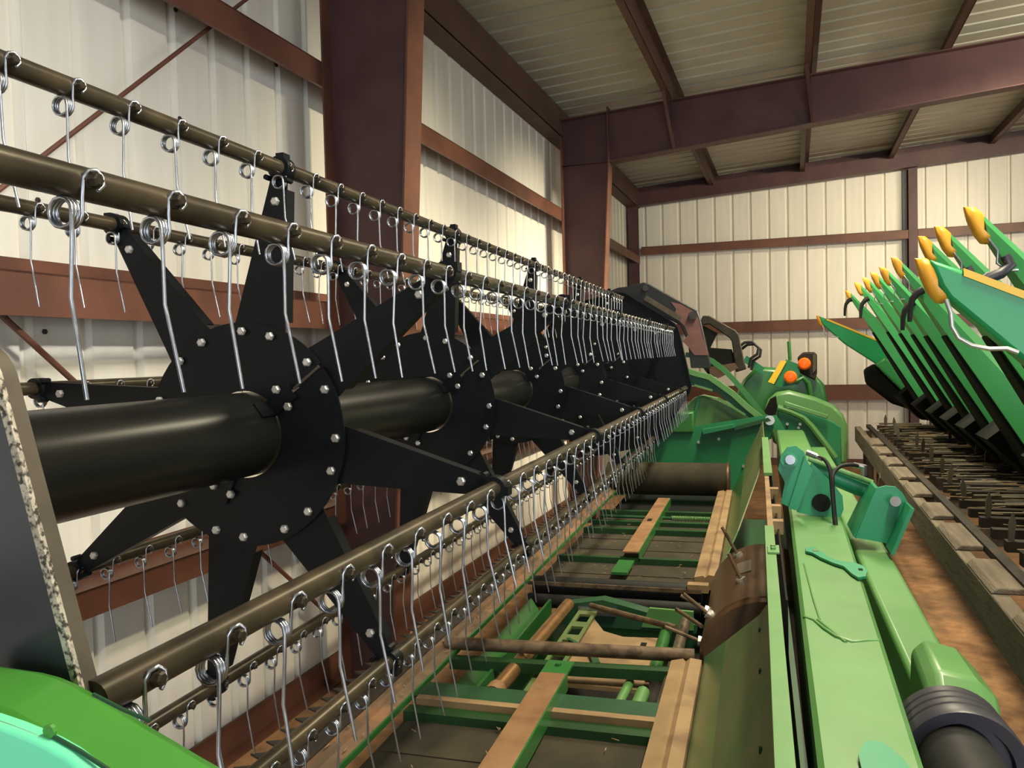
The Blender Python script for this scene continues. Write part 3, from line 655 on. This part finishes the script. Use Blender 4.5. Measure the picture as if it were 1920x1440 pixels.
P_('hood_crease', MB().tube([(-0.579,0.556,1.637), (-0.551,0.556,1.627), (-0.522,0.556,1.614)], .002, 6), M['dkgreen'], ang=80)
P_('hood_stud', MB().lathe([(.006, -.004), (.006, 0)], (-0.582,0.558,1.641), 'y', 10), M['hood'])
P_('hood_sticker', MB().prism([(-0.689,1.677),(-0.670,1.678),(-0.664,1.674),(-0.678,1.669),(-0.690,1.668)], 'y', .552, .559), M['wornedge'])

# far end: side sheet, shields, arms, lamps
DG = M['green2']
P_('end_sheet', MB().prism([(-1.539,0.675),(-1.215,0.996),(-1.029,1.205),(-0.598,1.231),(0.087,1.341),(0.142,1.232),(0.083,1.082),(-0.138,0.727),(-0.213,0.625),(-1.542,0.542)], 'y', 8.1, 8.13), DG)
for p in ((-0.550,8.100,1.083), (-0.362,8.100,1.115), (-0.141,8.100,0.859)): P_('sheet_bolt', MB().cyl(p, (p[0], p[1]-.02, p[2]), .014, 8), M['bolt'])
P_('end_shelf', MB().prism([(-0.508,1.211),(-0.222,1.262),(-0.213,1.232),(-0.499,1.170)], 'y', 7.98, 8.1), DG)
P_('end_shelf', MB().prism([(-0.223,1.232),(0.086,1.321),(0.114,1.291),(-0.214,1.201)], 'y', 8.04, 8.1), M['dkgreen'])
P_('side_hump', MB().prism([(-0.797,1.173),(-0.764,1.285),(-0.705,1.396),(-0.615,1.486),(-0.521,1.516),(-0.384,1.483),(-0.208,1.393),(-0.049,1.309),(0.040,1.257),(0.038,1.174)], 'y', 8.34, 8.6), M['greenbeam'], bevel=.02)
P_('side_strut', MB().bar((-0.546,8.300,1.517), (-0.623,8.300,1.214), .06, .03), DG)
P_('side_housing', MB().prism([(-1.101,1.174),(-0.954,1.339),(-0.591,1.378),(-0.595,1.175)], 'y', 8.05, 8.3), G, bevel=.015)
# curved lift arms
def arc(pts, y, w, h, name, m):
    pp = [Vector(p) for p in pts]; q = MB()
    secs = []
    for i, p in enumerate(pp):
        t = (pp[min(i+1, len(pp)-1)] - pp[max(i-1, 0)]); t.normalize(); n_ = Vector((-t.z, 0, t.x))
        secs.append([p + n_*h/2 + Vector((0, w/2, 0)), p + n_*h/2 - Vector((0, w/2, 0)), p - n_*h/2 - Vector((0, w/2, 0)), p - n_*h/2 + Vector((0, w/2, 0))])
    return P_(name, q.loft(secs), m)
arc([(-0.676,8.350,1.920), (-0.553,8.350,1.902), (-0.431,8.350,1.857), (-0.321,8.350,1.772), (-0.223,8.350,1.666), (-0.105,8.350,1.520), (0.011,8.350,1.364), (0.117,8.350,1.235)], 8.35, .08, .048, 'lift_arm', G)
arc([(-0.723,8.220,1.793), (-0.597,8.220,1.744), (-0.447,8.220,1.700), (-0.339,8.220,1.621), (-0.231,8.220,1.538), (-0.105,8.220,1.414), (0.001,8.220,1.322), (0.116,8.220,1.241)], 8.2, .10, .05, 'lift_arm', GB)
P_('arm_plate', MB().prism([(-0.679,1.790),(-0.451,1.708),(-0.106,1.394),(0.107,1.214),(0.014,1.234),(-0.156,1.358),(-0.378,1.546),(-0.682,1.644)], 'y', 8.26, 8.30), DG)
P_('arm_edge', MB().bar((-0.588,8.200,1.625), (-0.418,8.200,1.572), .02, .02).bar((-0.370,8.200,1.500), (-0.116,8.200,1.335), .02, .02), GB)
P_('tapered_guide', MB().prism([(-1.049,1.740),(-0.868,1.812),(-0.730,1.799),(-0.732,1.680),(-0.999,1.714)], 'y', 8.06, 8.1), DG)
P_('arm_pivot', MB().cyl((0.101,8.200,1.283), (0.100,8.050,1.295), .045, 16), M['bolt'])
P_('arm_link', MB().prism([(0.078,1.324),(0.164,1.333),(0.286,1.112),(0.228,1.092),(0.134,1.223),(0.113,1.112),(0.085,1.111)], 'y', 8.14, 8.2), DG)
# reel support arm, worn paint, and the frame behind
ra = P_('reel_arm', MB().prism([(-1.427,2.564),(-1.319,2.602),(-1.233,2.608),(-1.063,2.642),(-1.011,2.624),(-0.552,2.348),(-0.523,2.254),(-0.458,1.941),(-0.430,1.785),(-0.623,1.789),(-0.649,2.050),(-0.718,2.209),(-1.214,2.491),(-1.401,2.520)], 'y', 8.25, 8.33), M['worn'], bevel=.01)
obj('worn_patch', MB().prism([(-0.802,2.439),(-0.710,2.414),(-0.569,2.326),(-0.540,2.253),(-0.503,2.076),(-0.450,1.910),(-0.586,1.914),(-0.646,1.998),(-0.696,2.051),(-0.644,2.112),(-0.673,2.196),(-0.713,2.238),(-0.784,2.303),(-0.752,2.364)], 'y', 8.244, 8.25), M['wornprimer'], ra)
obj('arm_bolt', MB().cyl((-0.595,8.250,2.301), (-0.591,8.200,2.299), .04, 12), M['cutter'], ra)
obj('arm_bolt', MB().cyl((-1.047,8.250,2.585), (-1.042,8.210,2.582), .03, 12), M['cutter'], ra)
P_('reel_arm_brace', MB().bar((-1.043,8.200,2.488), (-0.708,8.200,2.268), .03, .05), M['tanrim'])
lf = P_('lift_frame', MB().prism([(-0.549,2.258),(-0.526,2.311),(-0.463,2.309),(-0.203,2.149),(-0.173,2.105),(-0.125,1.824),(-0.106,1.760),(-0.210,1.729),(-0.247,2.043),(-0.267,2.075),(-0.464,2.222),(-0.528,2.214)], 'y', 8.66, 8.74), M['oldiron'], bevel=.01)
obj('frame_plate', MB().prism([(-0.528,2.214),(-0.387,2.128),(-0.458,1.984),(-0.248,1.962),(-0.183,1.772),(-0.473,1.696),(-0.535,1.779)], 'y', 8.70, 8.73), M['under'], lf)
obj('frame_pan', MB().prism([(-0.471,1.788),(-0.219,1.826),(-0.188,1.772),(-0.368,1.678),(-0.462,1.701)], 'y', 8.6, 8.7), M['drum'], lf)
for d in (0, .04):
    pp = [(-0.175,8.700,1.987), (-0.122,8.700,2.028), (-0.050,8.700,2.032), (0.011,8.700,1.971), (-0.001,8.700,1.907), (-0.063,8.700,1.866), (-0.085,8.700,1.770)]
    P_('hydraulic_hose', MB().tube([(p[0]+d*.6, p[1]+d, p[2]-d*.6) for p in pp], .014, 8), M['rubber'], ang=80)
P_('frame_tube', MB().bar((-0.126,8.800,1.866), (0.049,8.800,1.738), .07, .07), DG)
# rounded shields
sh = P_('end_shield', MB().prism([(-0.240,1.465),(-0.142,1.646),(-0.034,1.754),(0.060,1.774),(0.283,1.748),(0.563,1.678),(0.638,1.591),(0.671,1.429),(0.668,1.214),(0.249,1.161),(-0.116,1.216)], 'y', 8.9, 9.06), G, bevel=.04, ang=50)
s2 = P_('end_shield', MB().prism([(0.051,1.327),(0.093,1.458),(0.173,1.530),(0.292,1.549),(0.535,1.479),(0.698,1.401),(0.782,1.308),(0.819,1.196),(0.815,0.838),(0.478,0.782),(0.137,1.039)], 'y', 8.5, 8.66), GB, bevel=.035, ang=50)
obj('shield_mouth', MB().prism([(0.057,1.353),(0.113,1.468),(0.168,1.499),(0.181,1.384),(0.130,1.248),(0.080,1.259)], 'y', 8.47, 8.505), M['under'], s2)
obj('shield_face', MB().prism([(0.181,1.384),(0.290,1.393),(0.619,1.278),(0.696,1.237),(0.753,1.196),(0.758,0.827),(0.478,0.793),(0.187,1.039)], 'y', 8.47, 8.502), DG, s2, bevel=.01)
obj('handle_bar', MB().bar((0.238,8.400,1.431), (0.631,8.400,1.296), .03, .045), GB, s2, bevel=.008)
obj('handle_bar', MB().tube([(0.180,8.420,1.389), (0.297,8.420,1.347), (0.412,8.420,1.290), (0.488,8.420,1.203), (0.597,8.420,1.050), (0.695,8.420,0.908)], .030, 8), GB, s2)
for p in ((0.267,8.460,1.226), (0.369,8.460,1.189), (0.384,8.460,1.225)): obj('shield_bolt', MB().cyl(p, (p[0], p[1]-.02, p[2]), .014, 8), M['bolt'], s2)
P_('reflector_plate', MB().prism([(0.108,1.617),(0.273,1.848),(0.403,1.792),(0.390,1.602),(0.209,1.573)], 'y', 8.70, 8.72), DG)
P_('reflector_strip', MB().prism([(0.097,1.628),(0.222,1.838),(0.277,1.832),(0.153,1.606)], 'y', 8.67, 8.70), M['yellow'])
ml = P_('marker_panel', MB().prism([(0.383,1.865),(0.439,1.917),(0.539,1.915),(0.569,1.893),(0.567,1.702),(0.546,1.633),(0.406,1.705)], 'y', 8.78, 8.82), M['oldiron'], bevel=.015)
obj('panel_reflector', MB().prism([(0.528,1.894),(0.558,1.888),(0.556,1.745),(0.526,1.703)], 'y', 8.765, 8.785), M['tanrim'], ml)
for (p, r) in (((0.308,8.620,1.675), .062), ((0.443,8.700,1.802), .060)):
    lb = P_('warning_lamp', MB().lathe([(.02, -.05), (r*.75, -.045), (r, -.025), (r, .015), (r*.9, .03)], p, 'y', 24), M['amber'])
    obj('lamp_base', MB().lathe([(r*.85, .03), (r*.8, .06)], p, 'y', 20), M['rubber'], lb)
P_('lamp_arm', MB().tube([(0.350,8.680,1.624), (0.430,8.680,1.665), (0.479,8.680,1.612), (0.498,8.680,1.522), (0.502,8.680,1.454)], .022, 8), G)
P_('lamp_arm', MB().cyl((0.304,8.800,2.028), (0.312,8.800,1.835), .018, 8), G)

# ---------------------------------------------------------------- corn head, rack and harrow at the right (building frame)
ch = thing('corn_head', 'raised green corn head, a row of snouts tipped in golden caps', 'corn head', bw(1.8, 6.2, .0), TH)
def C_(name, mb, m, parent=None, bevel=0, ang=35):      # coordinates in the building frame
    if parent is None or parent is ch or parent is rk or parent is hw:
        r = parent or ch
        bx = {id(ch): (1.8, 6.2, 0), id(rk): (1.1, 6.0, 0), id(hw): (1.1, 6.0, 1.14)}[id(r)]
        mb.v = [(x-bx[0], y-bx[1], z-bx[2]) for x, y, z in mb.v]
        o = D.objects.new(name, mb.mesh(name, m, ang=ang)); COL.objects.link(o); o.parent = r
    else:
        bx = parent['bx']; mb.v = [(x-bx[0], y-bx[1], z-bx[2]) for x, y, z in mb.v]
        o = D.objects.new(name, mb.mesh(name, m, ang=ang)); COL.objects.link(o); o.parent = parent
    if bevel:
        q = o.modifiers.new('bevel', 'BEVEL'); q.width = bevel; q.segments = 2; q.limit_method = 'ANGLE'; q.angle_limit = rad(40)
    return o
rk = thing('timber_rack', 'long weathered timber rack under the dark harrow beside the green beams', 'rack', bw(1.1, 6.0, 0), TH)
hw = thing('spike_harrow', 'old dark iron harrow strewn with straw, lying on the timber rack', 'harrow', bw(1.1, 6.0, 1.14), TH)
CAP = [(0, 0), (.029, -.002), (.056, -.03), (.056, -.085), (.082, -.117), (.065, -.124), (.050, -.122), (.029, -.092), (.009, -.042)]
TIPS = [(0.525,9.293,2.545), (0.525,7.928,2.524), (0.525,7.039,2.494), (0.525,6.349,2.475), (0.525,5.735,2.455), (0.525,5.070,2.446), (0.525,4.033,2.429), (0.525,3.587,2.410), (0.525,3.006,2.391)]
def cap_secs(sc=1.0):
    c = (.045, -.065); out = []
    for v, k in ((-.030, .62), (-.022, .92), (0, 1.0), (.022, .92), (.030, .62)):
        out.append([((c[0] + (x-c[0])*k)*sc, v*sc, (c[1] + (z-c[1])*k)*sc) for x, z in CAP])
    return out
cap_me = MB().loft(cap_secs()).mesh('snout_cap', M['cap'], ang=60)
def snout_secs():
    out = []
    for t in (0, .10, .30, .62, 1.0):
        top = (.053 + .93*t, -.027 - 1.04*t); bot = (.068 + .66*t, -.114 - 1.10*t)
        w = .024 + .10*min(t*2.2, 1)**.8 + .02*t
        mx, mz = top[0]*.62 + bot[0]*.38, top[1]*.62 + bot[1]*.38
        out.append([(top[0], 0, top[1]), (mx, -w, mz), (bot[0], -w*.92, bot[1]), (bot[0], w*.92, bot[1]), (mx, w, mz)])
    return out
sn_secs = snout_secs()
sn_me = MB().loft(sn_secs).mesh('snout', M['snout'], ang=25)
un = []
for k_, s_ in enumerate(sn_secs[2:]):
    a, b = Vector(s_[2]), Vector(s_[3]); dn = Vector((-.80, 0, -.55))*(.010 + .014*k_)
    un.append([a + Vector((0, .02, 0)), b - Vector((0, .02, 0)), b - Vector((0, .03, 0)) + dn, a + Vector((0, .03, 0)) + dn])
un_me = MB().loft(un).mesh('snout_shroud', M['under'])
for (x, y, z) in TIPS:
    s_ = D.objects.new('snout', sn_me); COL.objects.link(s_); s_.parent = ch; s_.location = (x-1.8, y-6.2, z)
    for nm, me in (('snout_cap', cap_me), ('snout_shroud', un_me)):
        c = D.objects.new(nm, me); COL.objects.link(c); c.parent = s_
# dividers at both ends
def divider(x, y, z):
    q = MB(); top = [(.030, -.006), (.12, -.045), (.70, -.325)]; bot = [(.75, -.52), (.62, -.56), (.30, -.33), (.075, -.112), (.056, -.08)]
    poly = top + bot
    for v0, v1 in ((-.03, .03),): q.prism([(x+a, z+b) for a, b in poly], 'y', y-.035, y+.05)
    d_ = C_('divider', q, M['divider'], ch, bevel=.012); d_['bx'] = (1.8, 6.2, 0)
    C_('yellow_edge', MB().prism([(x+.11, z-.036), (x+.70, z-.318), (x+.70, z-.340), (x+.11, z-.056)], 'y', y-.042, y+.052), M['yellow'], d_)
    m2 = MB().loft(cap_secs()); m2.v = [(x+a, y+b, z+c) for a, b, c in m2.v]; C_('snout_cap', m2, M['cap'], d_, ang=60)
    C_('lower_body', MB().prism([(x+.60, z-.56), (x+.70, z-.48), (x+1.35, z-1.00), (x+1.3, z-1.15), (x+1.0, z-1.0)], 'y', y-.08, y+.12), M['snout'], d_, bevel=.02)
    C_('skid_shoe', MB().prism([(x+.50, z-.62), (x+.62, z-.55), (x+1.1, z-.98), (x+1.0, z-1.08), (x+.78, z-1.0), (x+.52, z-.78)], 'y', y-.02, y+.24), M['under'], d_, bevel=.03)
    pts = [(x+.068, y-.045, z-.115), (x+.078, y-.05, z-.15), (x+.080, y-.05, z-.185), (x+.095, y-.05, z-.215), (x+.125, y-.05, z-.235), (x+.165, y-.05, z-.245), (x+.205, y-.05, z-.245), (x+.23, y-.05, z-.256)]
    C_('wire_loop', MB().tube(pts, .006, 8), M['bolt'], d_, ang=80)
    return d_
dn = (0.311,2.450,2.183)
divider(*dn)
df = (0.260,10.000,2.318)
divider(*df)
# straps hanging from some snouts, and bright wire loops
def ear(px, n, dy=-.09):
    x, y, z = TIPS[n]; x += px; z -= px*1.05
    pts = [(x+.06, y+dy, z-.10), (x+.03, y+dy, z-.115), (x+.005, y+dy, z-.15), (x-.005, y+dy, z-.20), (x-.008, y+dy, z-.27)]
    C_('ear_strap', MB().tube(pts, .022, 6, .012), M['rubber'], ch, ang=80)
ear(.0, 0); ear(.05, 1); ear(.09, 5); ear(.13, 4)
for n in (2, 3, 4, 5, 7, 8):
    x, y, z = TIPS[n]
    C_('wire_loop', MB().tube([(x+.06, y-.05, z-.11), (x+.085, y-.06, z-.15), (x+.082, y-.06, z-.19), (x+.11, y-.06, z-.215), (x+.14, y-.06, z-.215)], .004, 6), M['steel'], ch, ang=80)
for n in (7, 8):
    x, y, z = TIPS[n]
    C_('ear_strap', MB().tube([(x+.10, y-.08, z-.17), (x+.115, y-.08, z-.20), (x+.085, y-.09, z-.225), (x+.055, y-.09, z-.235), (x+.03, y-.09, z-.26)], .016, 6, .020), M['plasticblk'], ch, ang=80)
# row units and the main frame
for n, (x, y, z) in enumerate(TIPS):
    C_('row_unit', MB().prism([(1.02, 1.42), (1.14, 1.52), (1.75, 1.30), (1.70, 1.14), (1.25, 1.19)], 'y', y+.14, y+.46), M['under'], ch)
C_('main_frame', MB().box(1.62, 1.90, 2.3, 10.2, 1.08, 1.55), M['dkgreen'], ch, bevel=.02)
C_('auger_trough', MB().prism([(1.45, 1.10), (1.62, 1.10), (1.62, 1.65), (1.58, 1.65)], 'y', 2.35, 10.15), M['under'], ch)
# timber rack
RKT = 1.14
C_('side_beam', MB().box(.60, .655, 1.6, 9.2, RKT-.15, RKT), M['wood'], rk, bevel=.006)
C_('side_beam', MB().box(2.05, 2.15, 1.6, 9.2, RKT-.14, RKT-.001), M['wood'], rk, bevel=.006)
for k in range(10):
    y = 1.9 + .8*k
    C_('cross_beam', MB().box(.655, 2.05, y, y+.07, RKT-.12, RKT-.04), M['wood'], rk)
for k in range(9):
    y = 2.4 + .62*k
    C_('block', MB().prism([(.60, RKT), (.70, RKT), (.70, RKT+.022), (.62, RKT+.022)], 'y', y, y+.36 + .05*(k % 3)), M['wood'], rk, bevel=.005)
for y in (1.62, 7.5, 8.9):
    for x in (.66, 2.03): C_('rack_leg', MB().box(x, x+.09, y, y+.09, 0, RKT-.12), M['oldiron'], rk)
C_('brace', MB().bar((.63, 6.6, RKT-.13), (.63, 7.03, .75), .04, .07, (1, 0, 0)), M['wood'], rk)
# harrow: cross bars, plates, upright tines
tine = MB().loft([[(-.010, -.004, 0), (.010, -.004, 0), (.010, .004, 0), (-.010, .004, 0)], [(-.013, -.004, .07), (.013, -.004, .07), (.013, .004, .07), (-.013, .004, .07)], [(-.002, -.002, .11), (.002, -.002, .11), (.002, .002, .11), (-.002, .002, .11)]]).mesh('tine', M['oldtine'])
random.seed(11)
k = 0; y = 2.0
while y < 9.0:
    zt = RKT + .045 + random.uniform(-.006, .006)
    bar_ = C_('harrow_bar', MB().box(.78, 1.60, y, y+.05, RKT+.0, zt).box(.98, 1.60, y+.03, y+.10, RKT, RKT+.012), M['oldiron'], hw)
    for j in range(2 if k % 2 else 0):
        xx = .84 + .38*j + random.uniform(-.05, .05)
        t_ = D.objects.new('tine', tine); COL.objects.link(t_); t_.parent = hw; t_.location = (xx-1.1, y+.02-6.0, zt-1.14); t_.rotation_euler = (random.uniform(-.15, .15), random.uniform(-.1, .1), random.uniform(-.4, .4))
    if k % 3 == 1:
        C_('wear_plate', MB().prism([(.92, y+.06), (1.5, y+.06), (1.45, y+.22), (1.0, y+.22)], 'z', RKT+.046, RKT+.056), M['oldiron'], hw)
    for j in range(2):
        x0 = random.uniform(.80, 1.1); ln = random.uniform(.2, .4)
        C_('guard_rod', MB().cyl((x0, y+.06+.03*j, RKT+.05), (min(x0+ln, 1.58), y+.07+.03*j, RKT+.055), .007, 6), M['oldtine'], hw)
    y += .235; k += 1
C_('harrow_rail', MB().box(.70, .74, 1.95, 9.1, RKT+.0, RKT+.03), M['oldiron'], hw)
C_('harrow_rail', MB().box(1.56, 1.60, 1.95, 9.1, RKT+.0, RKT+.03), M['oldiron'], hw)
C_('harrow_shade_bed', MB().box(.98, 1.60, 2.0, 9.05, RKT-.03, RKT-.001), M['under'], hw)  # near-black sheet stands in for the shade between the bars
q = MB()
for i in range(230):
    x = random.uniform(.72, 1.35); y = random.uniform(2.2, 9.0); z = RKT + .052 + random.uniform(0, .012); a = random.gauss(0, .25); ln = random.uniform(.02, .16)
    q.bar((x, y, z), (x+ln*math.cos(a), y+ln*math.sin(a), z+random.uniform(-.005, .012)), random.uniform(.003, .008), .003)
q.v = [(x*math.cos(TH)-y*math.sin(TH), x*math.sin(TH)+y*math.cos(TH), z) for x, y, z in q.v]
o = obj('straw_litter', q, M['straw']); o['kind'] = 'stuff'; o['label'] = 'loose straw bits scattered over the dark harrow'; o['category'] = 'straw'
q = MB()
for i in range(260):
    x = random.uniform(-1.28, -.36) if i % 3 else random.uniform(-1.29, -1.21); y = random.uniform(1.4, 6.5)
    if 2.6 < y < 4.4 and x > -1.2: continue
    z = .718 if x > -1.19 else .765; a = random.uniform(0, 3.1); ln = random.uniform(.008, .03)
    q.bar((x, y, z), (x+ln*math.cos(a), y+ln*math.sin(a), z+.002), .003, .002)
o = obj('chaff_litter', q, M['straw']); o['kind'] = 'stuff'; o['label'] = 'crop chaff scattered on the dusty header belts'; o['category'] = 'chaff'
